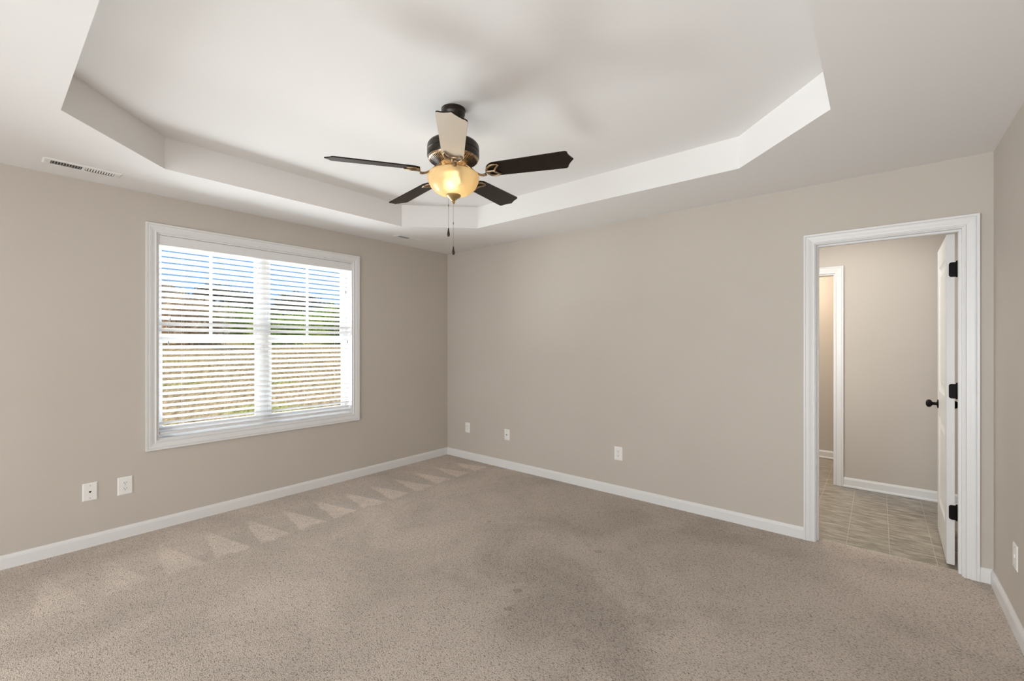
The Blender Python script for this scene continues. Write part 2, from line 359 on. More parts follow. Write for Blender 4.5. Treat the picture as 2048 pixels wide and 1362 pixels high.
# carpet
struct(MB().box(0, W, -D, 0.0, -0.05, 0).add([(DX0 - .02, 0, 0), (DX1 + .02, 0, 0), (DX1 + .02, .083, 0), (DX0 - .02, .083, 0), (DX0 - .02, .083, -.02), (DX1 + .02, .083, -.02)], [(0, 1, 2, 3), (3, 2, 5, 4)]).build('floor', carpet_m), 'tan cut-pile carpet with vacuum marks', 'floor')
# tray ceiling
TX0, TX1, TY0, TY1, CL = 0.645, 3.885, -3.412, -0.650, 0.495
octo = [(TX0 + CL, TY0), (TX1 - CL, TY0), (TX1, TY0 + CL), (TX1, TY1 - CL), (TX1 - CL, TY1), (TX0 + CL, TY1), (TX0, TY1 - CL), (TX0, TY0 + CL)]
m = MB()
rect = [(0, -D), (W, -D), (W, 0), (0, 0)]
lo = [(x, y, H) for x, y in octo]; hi = [(x, y, HT) for x, y in octo]; rc = [(x, y, H) for x, y in rect]
vs = lo + hi + rc
fs = [(i, (i + 1) % 8, 8 + (i + 1) % 8, 8 + i) for i in range(8)] + [tuple(range(8, 16))]
fs += [(16, 17, 1, 0), (17, 2, 1), (17, 18, 3, 2), (18, 4, 3), (18, 19, 5, 4), (19, 6, 5), (19, 16, 7, 6), (16, 0, 7)]
m.add(vs, fs)
ce = m.build('ceiling', ceil_m); struct(ce, 'white tray ceiling with an eight-sided recess', 'ceiling')
struct(MB().box(-LW, W + 0.9, -D - 0.115, 3.0, H + 0.35, H + 0.45).build('roof_deck', siding_m), 'roof over the room', 'roof')
# bathroom and closet shell
BX0, BX1, BY1, CY1 = 2.75, 5.30, 1.575, 2.715
struct(MB().box(BX0, BX1, 0.083, CY1, -0.06, -0.002).build('floor_bathroom', tile_m), 'grey-brown tile floor beyond the doorway', 'floor')
QX0, QX1 = 2.97, 3.735                                  # second doorway, in the bathroom's far wall
m = MB(); m.box(BX0, QX0, BY1, BY1 + BT, -.05, H + .1); m.box(QX1, BX1, BY1, BY1 + BT, -.05, H + .1); m.box(QX0, QX1, BY1, BY1 + BT, 2.022, H + .1)
struct(m.build('wall_bathroom_far', wall_m), 'beige wall beyond the doorway', 'wall')
struct(MB().box(BX0 - .1, BX0, BT, CY1 + .1, -.05, H + .1).build('wall_bathroom_left', wall_m), 'beige side wall of the bathroom', 'wall')
struct(MB().box(BX1, BX1 + .1, BT, CY1 + .1, -.05, H + .1).build('wall_bathroom_right', wall_m), 'beige side wall behind the open door', 'wall')
struct(MB().box(BX0, BX1, CY1, CY1 + .1, -.05, H + .1).build('wall_closet_far', wall_m), 'beige wall seen through the inner doorway', 'wall')
struct(MB().box(BX0, BX1, BT, CY1, H, H + .1).build('ceiling_bathroom', ceil_m), 'white bathroom ceiling', 'ceiling')

# ------------------------------------------------------------------ baseboards
BP = [(0, 0), (0.014, 0), (0.014, 0.062), (0.0125, 0.066), (0.0125, 0.069), (0.009, 0.077), (0.005, 0.083), (0, 0.083)]
def base_run(p0, p1, nrm, m0=0.0, m1=0.0, prof=BP, mb=None):
    p0 = Vector((*p0, 0)); p1 = Vector((*p1, 0)); n = Vector((*nrm, 0)); t = (p1 - p0).normalized(); mb = mb or MB()
    rows = [[p + n * d + t * (d * s) + Vector((0, 0, z)) for d, z in prof] for p, s in ((p0, m0), (p1, m1))]
    return mb.sweep(rows)
struct(base_run((0, -D), (0, 0), (1, 0), 1, -1).build('baseboard_left', trim_m), 'white baseboard under the window wall', 'baseboard')
m = base_run((0, 0), (DX0 - 0.071, 0), (0, -1), 1, 0); base_run((DX1 + 0.066, 0), (W, 0), (0, -1), 0, -1, mb=m)
struct(m.build('baseboard_back', trim_m), 'white baseboard along the back wall', 'baseboard')
struct(base_run((W, 0), (W, -D), (-1, 0), 1, -1).build('baseboard_right', trim_m), 'white baseboard at the right edge', 'baseboard')
struct(base_run((0, -D), (W, -D), (0, 1), 1, -1).build('baseboard_near', trim_m), 'white baseboard behind the viewpoint', 'baseboard')
BP2 = [(0, 0), (0.022, 0), (0.022, 0.010), (0.017, 0.018), (0.013, 0.020), (0.013, 0.072), (0.008, 0.082), (0.004, 0.090), (0, 0.090)]
struct(base_run((QX1 + .066, BY1), (BX1, BY1), (0, -1), 0, 0, BP2).build('baseboard_bathroom_far', trim_m), 'white baseboard on the wall beyond the doorway', 'baseboard')
struct(base_run((BX1, BY1), (BX1, BT), (-1, 0), 0, 0, BP2).build('baseboard_bathroom_right', trim_m), 'white baseboard behind the open door', 'baseboard')
struct(base_run((BX0, CY1), (BX1, CY1), (0, -1), 0, 0, BP2).build('baseboard_closet_far', trim_m), 'white baseboard seen through the inner doorway', 'baseboard')

# ------------------------------------------------------------------ casings (profile: u outward from the inner edge, h off the wall)
CP = [(0, 0), (0, 0.008), (0.004, 0.011), (0.009, 0.011), (0.013, 0.008), (0.022, 0.010), (0.034, 0.014), (0.044, 0.016), (0.050, 0.016),
      (0.052, 0.013), (0.055, 0.017), (0.065, 0.018), (0.066, 0.016), (0.066, 0)]
def casing_back(x0, x1, z1, y, sgn=-1, z0=0.0):
    rows = [[(x0 - u, y + sgn * h, z0) for u, h in CP], [(x0 - u, y + sgn * h, z1 + u) for u, h in CP],
            [(x1 + u, y + sgn * h, z1 + u) for u, h in CP], [(x1 + u, y + sgn * h, z0) for u, h in CP]]
    return MB().sweep(rows)
k = 0.0675 / 0.066
win = sempty('window_1', (0, -2.0435, 1.405), 'wide white twin window in the left wall, two double-hung units', 'window')
rows = []
for (sy, sz, y, z) in ((-1, -1, WY0, WZ0), (-1, 1, WY0, WZ1), (1, 1, WY1, WZ1), (1, -1, WY1, WZ0)):
    rows.append([(h, y + sy * u, z + sz * u) for u, h in CP])
MB().sweep(rows, closed=True).build('window_casing', trim_m, win)

# ------------------------------------------------------------------ window frame, sashes
m = MB(); fx0, fx1 = -0.158, 0.0
m.box(fx0, fx1, WY0, WY0 + .012, WZ0, WZ1); m.box(fx0, fx1, WY1 - .012, WY1, WZ0, WZ1)
m.box(fx0, fx1, WY0 + .012, WY1 - .012, WZ0, WZ0 + .014); m.box(fx0, fx1, WY0 + .012, WY1 - .012, WZ1 - .012, WZ1)
m.build('window_frame', trim_m, win)
MY = -2.055; mw = 0.022
MB().box(-.158, -.104, MY - mw, MY + mw, WZ0 + .014, WZ1 - .012).build('mullion', vinyl_m, win)
for (a, b) in ((WY0 + .012, MY - mw), (MY + mw, WY1 - .012)):
    m = MB()
    for y0, y1 in ((a, a + .022), (b - .022, b)): m.box(-.158, -.106, y0, y1, WZ0 + .014, WZ1 - .012)
    m.box(-.158, -.106, a + .022, b - .022, WZ0 + .014, WZ0 + .04); m.box(-.158, -.106, a + .022, b - .022, WZ1 - .04, WZ1 - .012)
    m.build('unit_frame', vinyl_m, win)
    a2, b2 = a + .022, b - .022; zr = 1.385
    for (nm, x0, x1, z0, z1) in (('lower_sash', -.131, -.110, WZ0 + .04, zr + .022), ('upper_sash', -.155, -.134, zr - .022, WZ1 - .04)):
        m = MB(); st = .022
        m.box(x0, x1, a2, a2 + st, z0, z1); m.box(x0, x1, b2 - st, b2, z0, z1)
        m.box(x0, x1, a2 + st, b2 - st, z0, z0 + .044); m.box(x0, x1, a2 + st, b2 - st, z1 - .044, z1)
        if nm == 'upper_sash': yc = (a2 + b2) / 2; m.box(x0 + .006, x1 - .006, yc - .011, yc + .011, z0 + .044, z1 - .044)
        s = m.build(nm, vinyl_m, win)
        MB().box((x0 + x1) / 2 - .002, (x0 + x1) / 2 + .002, a2 + st, b2 - st, z0 + .044, z1 - .044).build('glass', glass_m, s)

# ------------------------------------------------------------------ blind
bl = thing('window_blind', 'white two-inch slat blind with slats tilted half open, hanging in the left window', 'blind', (-.036, -2.0435, WZ1 - .012))
by0, by1 = WY0 + .016, WY1 - .016
MB().box(-.016, -.004, by0 - .003, by1 + .003, 2.080, WZ1 - .014).box(-.060, -.016, by0, by1, 2.105, WZ1 - .014).build('valance', trim_m, bl, bevel=.0015)
NS, zt, zb = 32, 2.066, 0.722
pitch = (zt - zb) / (NS - 1); tilt = math.radians(29); sw = 0.0245
m = MB()
for i in range(NS):
    z = zb + i * pitch; rows = []
    for y in (by0 + .004, by1 - .004):
        top = []; bot = []
        for j in range(7):
            u = -1 + 2 * j / 6; a = u * sw; c = .0022 * (1 - u * u)
            for lst, th in ((top, .0014), (bot, -.0014)):
                h = c + th; lst.append((-.036 + a * math.cos(tilt) - h * math.sin(tilt), y, z + a * math.sin(tilt) + h * math.cos(tilt)))
        rows.append(top + bot[::-1])
    m.sweep(rows)
m.build('slats', slat_m, bl, smooth=0.6)
MB().box(-.061, -.011, by0 + .004, by1 - .004, .684, .700).build('bottom_rail', trim_m, bl, bevel=.002)
for yy in (-2.66, -2.37, -2.06, -1.72, -1.42):
    m = MB()
    for xx in (-.0612, -.0108): m.tube([(xx, yy, .69), (xx, yy, 2.10)], .0007, 6)
    m.build('ladder_cord', cord_m, bl)
def pull(yy, ztop, zend):
    m = MB().tube([(-.008, yy, ztop), (-.0075, yy + .004, (ztop + zend) / 2), (-.0075, yy, zend)], .0009, 6); c = m.build('pull_cord', cord_m, bl)
    MB().lathe([(.0015, 0.0), (.004, -.004), (.0055, -.022), (.0055, -.027), (.003, -.030)], -.0065, yy, 12, M=Matrix.Translation((0, 0, zend))).build('tassel', tassel_m, c, smooth=.8)
pull(-2.745, 2.08, 1.545); pull(-2.755, 2.08, 1.375); pull(-1.335, 2.08, 1.875); pull(-1.318, 2.08, 1.385)

# ------------------------------------------------------------------ doorway 1
dr = sempty('door_1', (DX1, 0.06, 0), 'white bathroom door standing open in the back wall', 'door')
casing_back(DX0 - .005, DX1 + .005, DZ + .005, 0.0).build('door_casing', trim_m, dr)
m = MB(); m.box(DX0 - .018, DX0, 0.0, BT, 0, DZ + .018); m.box(DX1, DX1 + .018, 0, BT, 0, DZ + .018); m.box(DX0, DX1, 0, BT, DZ, DZ + .018)
m.box(DX0, DX0 + .011, .035, .074, 0, DZ - .011); m.box(DX1 - .011, DX1, .035, .074, 0, DZ - .011); m.box(DX0, DX1, .035, .074, DZ - .011, DZ)
m.build('door_jamb', trim_m, dr)
# leaf in its own frame: u along the width from the hinge, v through the thickness (+x side), hinged open about 89 degrees
LWID, LT = 0.695, 0.035
hx, hy = 4.376, 0.123
ang = math.radians(1.0)
LM = Matrix.Translation((hx, hy, 0)) @ Matrix.Rotation(-ang, 4, 'Z')      # local x = thickness, local y = width
def leaf_panel(mb, side):
    x = 0.0 if side < 0 else LT; sg = -1 if side < 0 else 1
    st = 0.11; zs = [(0.235, 0.84), (1.02, 1.89)]
    ys = [0, st, LWID - st, LWID]
    zlev = [0.012, zs[0][0], zs[0][1], zs[1][0], zs[1][1], 2.022]
    P = lambda a, b, c: LM @ Vector((a, b, c))
    for iy in range(3):
        for iz in range(5):
            a0, a1, c0, c1 = ys[iy], ys[iy + 1], zlev[iz], zlev[iz + 1]
            if iy == 1 and iz in (1, 3):
                seq = [(0, 0), (.012, .006), (.026, .0095), (.046, .0095), (.075, .003)]
                loops = []
                for ins, dep in seq:
                    X = x - sg * dep
                    loops.append([P(X, a0 + ins, c0 + ins), P(X, a1 - ins, c0 + ins), P(X, a1 - ins, c1 - ins), P(X, a0 + ins, c1 - ins)])
                vs = [p for l in loops for p in l]; fs = []
                for q in range(len(seq) - 1):
                    for r in range(4): s2 = (r + 1) % 4; fs.append((q * 4 + r, q * 4 + s2, q * 4 + 4 + s2, q * 4 + 4 + r))
                fs.append(tuple(range(len(seq) * 4 - 4, len(seq) * 4))); mb.add(vs, fs)
            else: mb.add([P(x, a0, c0), P(x, a1, c0), P(x, a1, c1), P(x, a0, c1)], [(0, 1, 2, 3)])
m = MB(); leaf_panel(m, -1); leaf_panel(m, 1)
P = lambda a, b, c: LM @ Vector((a, b, c))
for q in ([P(0, 0, .012), P(LT, 0, .012), P(LT, 0, 2.022), P(0, 0, 2.022)], [P(0, LWID, .012), P(LT, LWID, .012), P(LT, LWID, 2.022), P(0, LWID, 2.022)],
          [P(0, 0, 2.022), P(LT, 0, 2.022), P(LT, LWID, 2.022), P(0, LWID, 2.022)], [P(0, 0, .012), P(LT, 0, .012), P(LT, LWID, .012), P(0, LWID, .012)]):
    m.add(q, [(0, 1, 2, 3)])
leaf = m.build('door_leaf', door_m, dr)
for zc in (1.806, 1.067, 0.330):
    m = MB(); hh = .0445; r = .013; x0, x1 = hx + .009, hx + LT + .012; y = hy - .0016
    pts = [(x1, zc - hh), (x1, zc + hh)]
    for a in range(0, 91, 15): pts.append((x0 + r - r * math.sin(math.radians(a)), zc + hh - r + r * math.cos(math.radians(a))))
    for a in range(0, 91, 15): pts.append((x0 + r - r * math.cos(math.radians(a)), zc - hh + r - r * math.sin(math.radians(a))))
    n = len(pts); vs = [(a, y, b) for a, b in pts] + [(a, y + .003, b) for a, b in pts]
    m.add(vs, [tuple(range(n)), tuple(range(2 * n - 1, n - 1, -1))] + [(i, (i + 1) % n, n + (i + 1) % n, n + i) for i in range(n)])
    m.lathe([(.0, zc - hh - .004), (.004, zc - hh - .003), (.0058, zc - hh), (.0058, zc + hh), (.005, zc + hh + .004), (.003, zc + hh + .008), (0, zc + hh + .009)], DX1 - .009, BT + .007, 16)
    m.box(DX1 - .0022, DX1 - .0002, BT - .033, BT + .004, zc - hh, zc + hh)
    m.build('hinge', hinge_m, dr, smooth=.6)
kp = [(.031, 0), (.031, .003), (.028, .006), (.013, .008), (.0105, .013), (.0105, .028), (.014, .033), (.023, .038), (.0275, .046), (.0275, .054), (.023, .061), (.012, .066), (0, .067)]
for sg, xx in ((-1, 0.0), (1, LT)):
    R = LM @ Matrix.Translation((xx, LWID - .062, 0.921)) @ Matrix.Rotation(sg * PI / 2, 4, 'Y')
    MB().lathe([(r, z) for r, z in kp], 0, 0, 28, M=R).build('door_knob', hinge_m, dr, smooth=.7)
# inner doorway
d2 = sempty('door_2', ((QX0 + QX1) / 2, BY1, 0), 'white cased inner doorway in the bathroom wall', 'door')
casing_back(QX0, QX1, 2.022, BY1).build('door_casing', trim_m, d2)
m = MB(); m.box(QX0 - .001, QX0 + .016, BY1 - .001, BY1 + BT, 0, 2.022); m.box(QX1 - .012, QX1 + .001, BY1 - .001, BY1 + BT, 0, 2.022); m.box(QX0 + .016, QX1 - .012, BY1 - .001, BY1 + BT, 2.010, 2.023)
m.build('door_jamb', trim_m, d2)

# ------------------------------------------------------------------ ceiling registers
def register(name, label, x0, x1, y0, y1, dark):
    t = thing(name, label, 'vent', ((x0 + x1) / 2, (y0 + y1) / 2, H), 'ceiling registers along the window wall')
    z1, z0 = H - .0005, H - .006
    m = MB(); ex, ey = .026, .034; ix0, ix1, iy0, iy1 = x0 + ex, x1 - ex, y0 + ey, y1 - ey; ym = (iy0 + iy1) / 2
    def bev(a, b, c, d):                                   # sloped flange ring
        m.add([(x0, y0, z1), (x1, y0, z1), (x1, y1, z1), (x0, y1, z1), (x0 + .008, y0 + .008, z0), (x1 - .008, y0 + .008, z0), (x1 - .008, y1 - .008, z0), (x0 + .008, y1 - .008, z0),
               (ix0, iy0, z0), (ix1, iy0, z0), (ix1, iy1, z0), (ix0, iy1, z0)],
              [(0, 1, 5, 4), (1, 2, 6, 5), (2, 3, 7, 6), (3, 0, 4, 7), (4, 5, 9, 8), (5, 6, 10, 9), (6, 7, 11, 10), (7, 4, 8, 11)])
    bev(0, 0, 0, 0)
    m.box(ix0, ix1, ym - .007, ym + .007, z0, z0 + .002)
    m.build('frame', vent_m, t)
    MB().box(ix0, ix1, iy0, iy1, z0 + .0045, z1).build('duct_opening', duct_m, t)
    for s, (a, b) in ((1, (iy0, ym - .007)), (-1, (ym + .007, iy1))):
        m = MB(); n = 11
        for i in range(n):
            yc = a + (b - a) * (i + .5) / n
            M = Matrix.Translation(((ix0 + ix1) / 2, yc, z0 + .0025)) @ Matrix.Rotation(math.radians((64 if s > 0 else -32) if dark else (28 if s > 0 else -28)), 4, 'X')
            m.obox(M, (ix1 - ix0) / 2, .0038, .0005)
        m.build('louvers', vent_m, t)
    for yy in (y0 + .018, y1 - .018): MB().lathe([(.0035, z0), (.003, z0 - .001), (0, z0 - .0014)], (x0 + x1) / 2, yy, 12).build('screw', steel_m, t)
register('ceiling_register', 'white ceiling register nearer the camera, above the wall left of the window', .222, .338, -3.418, -3.067, True)
register('ceiling_register', 'white ceiling register near the far corner, above the right end of the window', .268, .382, -.985, -.650, False)

# ------------------------------------------------------------------ wall plates
def plate(name, label, cat, kind, origin, axis, w=.073, h=.118, group=None):
    """axis: 'L' left wall (+x out), 'B' back wall (-y out), 'R' right wall (-x out)"""
    R = {'L': Matrix(((0, 0, 1), (1, 0, 0), (0, 1, 0))), 'B': Matrix(((1, 0, 0), (0, 0, -1), (0, 1, 0))), 'R': Matrix(((0, 0, -1), (-1, 0, 0), (0, 1, 0)))}[axis].to_4x4()
    M = Matrix.Translation(origin) @ R
    t = thing(name, label, cat, origin, group)
    def put(mb, nm, mt, par=t, **k):
        q = MB(); q.v = [tuple(M @ Vector(p)) for p in mb.v]; q.f = mb.f; q.mi = mb.mi; return q.build(nm, mt, par, **k)
    a, b = w / 2, h / 2; e = .006
    m = MB().add([(-a, -b, .0005), (a, -b, .0005), (a, b, .0005), (-a, b, .0005), (-a, -b, .003), (a, -b, .003), (a, b, .003), (-a, b, .003),
                  (-a + e, -b + e, .0062), (a - e, -b + e, .0062), (a - e, b - e, .0062), (-a + e, b - e, .0062)],
                 [(3, 2, 1, 0), (8, 9, 10, 11)] + [(i, (i + 1) % 4, 4 + (i + 1) % 4, 4 + i) for i in range(4)] + [(4 + i, 4 + (i + 1) % 4, 8 + (i + 1) % 4, 8 + i) for i in range(4)])
    put(m, 'cover_plate', plate_m)
    def disc(x, y, r, z, n=16):
        return MB().lathe([(r, .0055), (r, z), (r * .6, z + .0006), (0, z + .0006)], x, y, n)
    if kind == 'duplex':
        for s in (1, -1):
            q = MB(); pts = []
            for i in range(40):
                an = 2 * PI * i / 40; pts.append((.0172 * math.cos(an), max(-.0135, min(.0135, .0172 * math.sin(an)))))
            n = 40; q.add([(x, y + s * .0195, .0055) for x, y in pts] + [(x, y + s * .0195, .0078) for x, y in pts], [tuple(range(n, 2 * n))] + [(i, (i + 1) % n, n + (i + 1) % n, n + i) for i in range(n)])
            r = put(q, 'receptacle', plate_m); g = MB()
            for xx, hh in ((-.0063, .0042), (.0063, .0035)): g.box(xx - .0013, xx + .0013, s * .0195 + .003 - hh, s * .0195 + .003 + hh, .0070, .0081)
            g.lathe([(.0027, .0070), (.0027, .0081), (0, .0081)], 0, s * .0195 - .0075, 12)
            put(g, 'socket_slots', dark_m, r)
        put(disc(0, 0, .003, .0068), 'screw', steel_m)
    else:
        for s in (1, -1): put(disc(0, s * .0415, .0032, .0068), 'screw', steel_m)
        if kind == 'jack':
            put(MB().box(-.010, .010, -.010, .010, .0055, .0075), 'jack_insert', plate_m)
            put(MB().box(-.0062, .0062, -.003, .005, .007, .0079).box(-.003, .003, -.0065, -.003, .007, .0079), 'jack_hole', dark_m)
        elif kind == 'coax':
            put(MB().lathe([(.0075, .0055), (.0075, .008), (.0062, .008), (.0062, .0095)], 0, 0, 20), 'coax_ring', plate_m)
            put(MB().lathe([(.0055, .0055), (.0055, .0125), (.0035, .0125), (.003, .0122), (0, .0122)], 0, 0, 16), 'coax_post', dark_m)
        elif kind == 'coax_white':
            put(MB().lathe([(.009, .0055), (.009, .0085), (.006, .0090), (0, .0085)], 0, 0, 20), 'center_cap', plate_m)
    return t
plate('wall_plate', 'white jack plate with one dark hole, lower left wall, left of the outlet', 'wall plate', 'jack', (0, -3.181, .3665), 'L', .075, .118)
plate('power_outlet', 'white duplex outlet on the left wall below the window\'s left corner', 'outlet', 'duplex', (0, -3.002, .3625), 'L', .082, .124)
plate('power_outlet', 'white duplex outlet on the back wall nearest the far corner', 'outlet', 'duplex', (.352, 0, .366), 'B', .074, .117)
plate('wall_plate', 'white cable plate with dark center post, second from the corner on the back wall', 'wall plate', 'coax', (.957, 0, .362), 'B', .074, .117)
plate('power_outlet', 'white duplex outlet at mid back wall, between the cable plate and the doorway', 'outlet', 'duplex', (2.264, 0, .369), 'B', .080, .120)
plate('wall_plate', 'plain white wall plate low on the right wall beyond the doorway', 'wall plate', 'coax_white', (W, -.529, .353), 'R', .080, .118)

# ------------------------------------------------------------------ ceiling fan
FX, FY = 2.2592, -1.9923
fan = thing('ceiling_fan', 'five-blade bronze ceiling fan with a lit amber bowl light, hung from the tray ceiling', 'ceiling fan', (FX, FY, HT))
MB().lathe([(.066, HT), (.066, HT - .008), (.062, HT - .012), (.062, HT - .022), (.064, HT - .026), (.058, HT - .042), (.045, HT - .058), (.028, HT - .068), (.016, HT - .072)], FX, FY, 48).build('canopy', bronze_m, fan, smooth=.5)
MB().lathe([(.0125, HT - .07), (.0125, 2.475), (.024, 2.470), (.030, 2.455)], FX, FY, 24).build('downrod', bronze_m, fan, smooth=.5)
MB().lathe([(.028, 2.470), (.06, 2.468), (.110, 2.460), (.132, 2.450), (.1395, 2.440), (.1415, 2.430), (.1415, 2.408), (.1385, 2.405), (.1385, 2.400), (.1420, 2.397), (.1420, 2.380), (.138, 2.370), (.13, 2.366)], FX, FY, 72).build('motor_housing', bronze_m, fan, smooth=.4)
m = MB().lathe([(.1375, 2.371), (.134, 2.362), (.100, 2.345), (.074, 2.330), (.062, 2.322), (.055, 2.322)], FX, FY, 72, mi=0)
for i in range(60):
    a = 2 * PI * i / 60; d = Vector((math.cos(a), math.sin(a), 0))
    p0 = Vector((FX, FY, 2.3585)) + d * .128; p1 = Vector((FX, FY, 2.3345)) + d * .082
    q = (p1 - p0); M = Matrix.Translation((p0 + p1) / 2) @ q.to_track_quat('X', 'Z').to_matrix().to_4x4()
    m.obox(M, q.length / 2, .0016, .0016, 1)
m.build('motor_vent', [antique_m, bronze_m], fan, smooth=.4)
MB().lathe([(.055, 2.330), (.0555, 2.322), (.052, 2.318), (.052, 2.300), (.058, 2.292), (.062, 2.286), (.060, 2.282), (.02, 2.280)], FX, FY, 48).build('switch_housing', brass_m, fan, smooth=.5)
# blades
PHI = .4975; GX, GY = .0302, .0329; RT = .6535
def half(r):                                            # half width along the blade
    return .0545 + (.0690 - .0545) * (r - .185) / (RT - .185)
def blade_outline():
    pts = []
    r0 = .186                                           # rounded root
    for i in range(9):
        a = PI / 2 * (1 - i / 8); pts.append((r0 + .030 * (1 - math.sin(PI / 2 - a) * 1.0), .030 * 0 + (half(r0) - .030) + .030 * math.cos(a)))
    up = [(r0, 0.012)] + [(r0 + .004, .026)] + [(r0 + .018, .044)] + [(r0 + .040, half(r0 + .04))]
    rt = RT - .030
    up += [(rt - .014, half(rt))]
    for i in range(1, 7):
        a = PI / 2 * i / 6; up.append((rt - .014 + .016 * math.sin(a), half(rt) - .016 + .016 * math.cos(a)))
    for i in range(1, 8):                                # concave run to the centre point
        s = i / 8; up.append((rt + .002 + .028 * (s ** 1.5), (half(rt) - .016) * (1 - s) ** 0.92))
    up.append((RT, .002))
    return up + [(r, -t) for r, t in up[::-1]]
OUT = blade_outline()
for k in range(5):
    a = PHI + (k - 1) * 2 * PI / 5                      # k=0 points at the camera
    zt_ = 2.2915 + RT * (GX * math.cos(a) + GY * math.sin(a)); zr_ = 2.2930 + .12 * (zt_ - 2.2915)
    sl_ = (zt_ - zr_) / (RT - .19)
    M = Matrix.Translation((FX, FY, 0)) @ Matrix.Rotation(a, 4, 'Z')
    pr = math.radians(-13.5)
    def loc(r, t, h=0.0):
        return M @ Vector((r, t * math.cos(pr) - h * math.sin(pr), zr_ + sl_ * (r - .19) + t * math.sin(pr) + h * math.cos(pr)))
    n = len(OUT); m = MB()
    m.add([loc(r, t, -.003) for r, t in OUT] + [loc(r, t, .003) for r, t in OUT], [tuple(range(n))[::-1]], 1)
    m.add([loc(r, t, -.003) for r, t in OUT] + [loc(r, t, .003) for r, t in OUT], [tuple(range(n, 2 * n))] + [(i, (i + 1) % n, n + (i + 1) % n, n + i) for i in range(n)], 0)
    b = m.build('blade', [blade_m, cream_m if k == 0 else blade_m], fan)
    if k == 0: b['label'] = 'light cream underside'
    # iron: arm from hub, ring under the root, curled cross bar
    m = MB()
    arm = []
    for i in range(9):
        s = i / 8; r = .060 + .125 * s
        arm.append(M @ Vector((r, .010 * math.sin(PI * s), 2.338 - .020 * math.sin(PI * s * .8) + (zr_ - .012 - 2.338) * (s * s * (3 - 2 * s)))))
    m.tube(arm, [.013, .012, .0105, .0095, .009, .009, .0095, .0105, .012], 10, flat=.6)
    ring = []
    for i in range(17):
        w_ = math.radians(62 + 236 * i / 16); ring.append(loc(.236 + .046 * math.cos(w_), .047 * math.sin(w_), -.0075))
    m.tube(ring, [.004 + .003 * math.sin(PI * i / 16) for i in range(17)], 8)
    bar = [loc(.262, -.040, -.007), loc(.250, -.030, -.009), loc(.238, -.016, -.010), loc(.232, 0, -.011), loc(.238, .016, -.010), loc(.250, .030, -.009), loc(.262, .040, -.007)]
    m.tube(bar, [.003, .0048, .006, .0075, .006, .0048, .003], 8)
    m.tube([loc(.184, 0, -.008), loc(.21, 0, -.011), loc(.234, 0, -.011)], [.011, .007, .0065], 8)
    m.build('blade_iron', antique_m, fan, smooth=.8)
# light kit
bowl = MB(); pr_ = [(.128, 2.2830), (.1385, 2.2815), (.1412, 2.272), (.1405, 2.258), (.135, 2.238), (.124, 2.216), (.106, 2.196), (.082, 2.181), (.054, 2.172), (.028, 2.169)]
inn = [(r - .004 if r > .03 else r, z + .004) for r, z in pr_[::-1]]
bowl.lathe(pr_ + inn[:-1] + [(.128, 2.2830)], FX, FY, 64, cap=False)
bo = bowl.build('light_bowl', bowl_m, fan, smooth=.6)
MB().lathe([(.040, 2.172), (.041, 2.168), (.038, 2.162), (.026, 2.154), (.014, 2.145), (.008, 2.139), (.0095, 2.134), (.0085, 2.128), (.004, 2.124), (0, 2.123)], FX, FY, 40).build('finial', brass_m, fan, smooth=.6)
bx = cam.location.x - FX; byy = cam.location.y - FY; bn = math.hypot(bx, byy)
MB().lathe([(.0, 2.205), (.012, 2.207), (.021, 2.215), (.025, 2.227), (.021, 2.240), (.014, 2.252), (.013, 2.275), (0, 2.275)], FX + .055, FY - .035, 24).build('bulb', bulb_m, fan, smooth=.6)
pl = bpy.data.lights.new('bulb_light', 'POINT'); pl.energy = 2.2; pl.color = (1.0, 0.86, 0.64); pl.shadow_soft_size = .03
po = bpy.data.objects.new('bulb_light', pl); C.objects.link(po); po.location = (FX - .045, FY + .02, 2.245)
def chain(x, y, z0, zc, z1):
    m = MB().tube([(x, y, z0), (x, y, z1)], .0007, 6)
    nb = int((z0 - z1) / .0042)
    for i in range(nb):
        z = z0 - i * .0042; m.lathe([(0, z + .0015), (.0013, z), (0, z - .0015)], x, y, 6)
    m.lathe([(.0, zc + .008), (.0022, zc + .006), (.0028, zc), (.0022, zc - .006), (0, zc - .008)], x, y, 10)
    c = m.build('pull_chain', chain_m, fan)
    MB().lathe([(.0, z1 + .002), (.003, z1), (.0042, z1 - .012), (.0075, z1 - .030), (.0078, z1 - .038), (.005, z1 - .045), (0, z1 - .047)], x, y, 16).build('pull_knob', bronze_m, c, smooth=.7)
rx, ry = math.cos(.6923), math.sin(.6923)
chain(FX - .027 * rx, FY - .027 * ry, 2.168, 2.115, 1.990)
chain(FX, FY, 2.124, 2.017, 1.890)
MB().tube([(FX - .027 * rx, FY - .027 * ry, 2.176), (FX - .027 * rx, FY - .027 * ry, 2.164)], .004, 10).build('chain_guide', brass_m, fan)

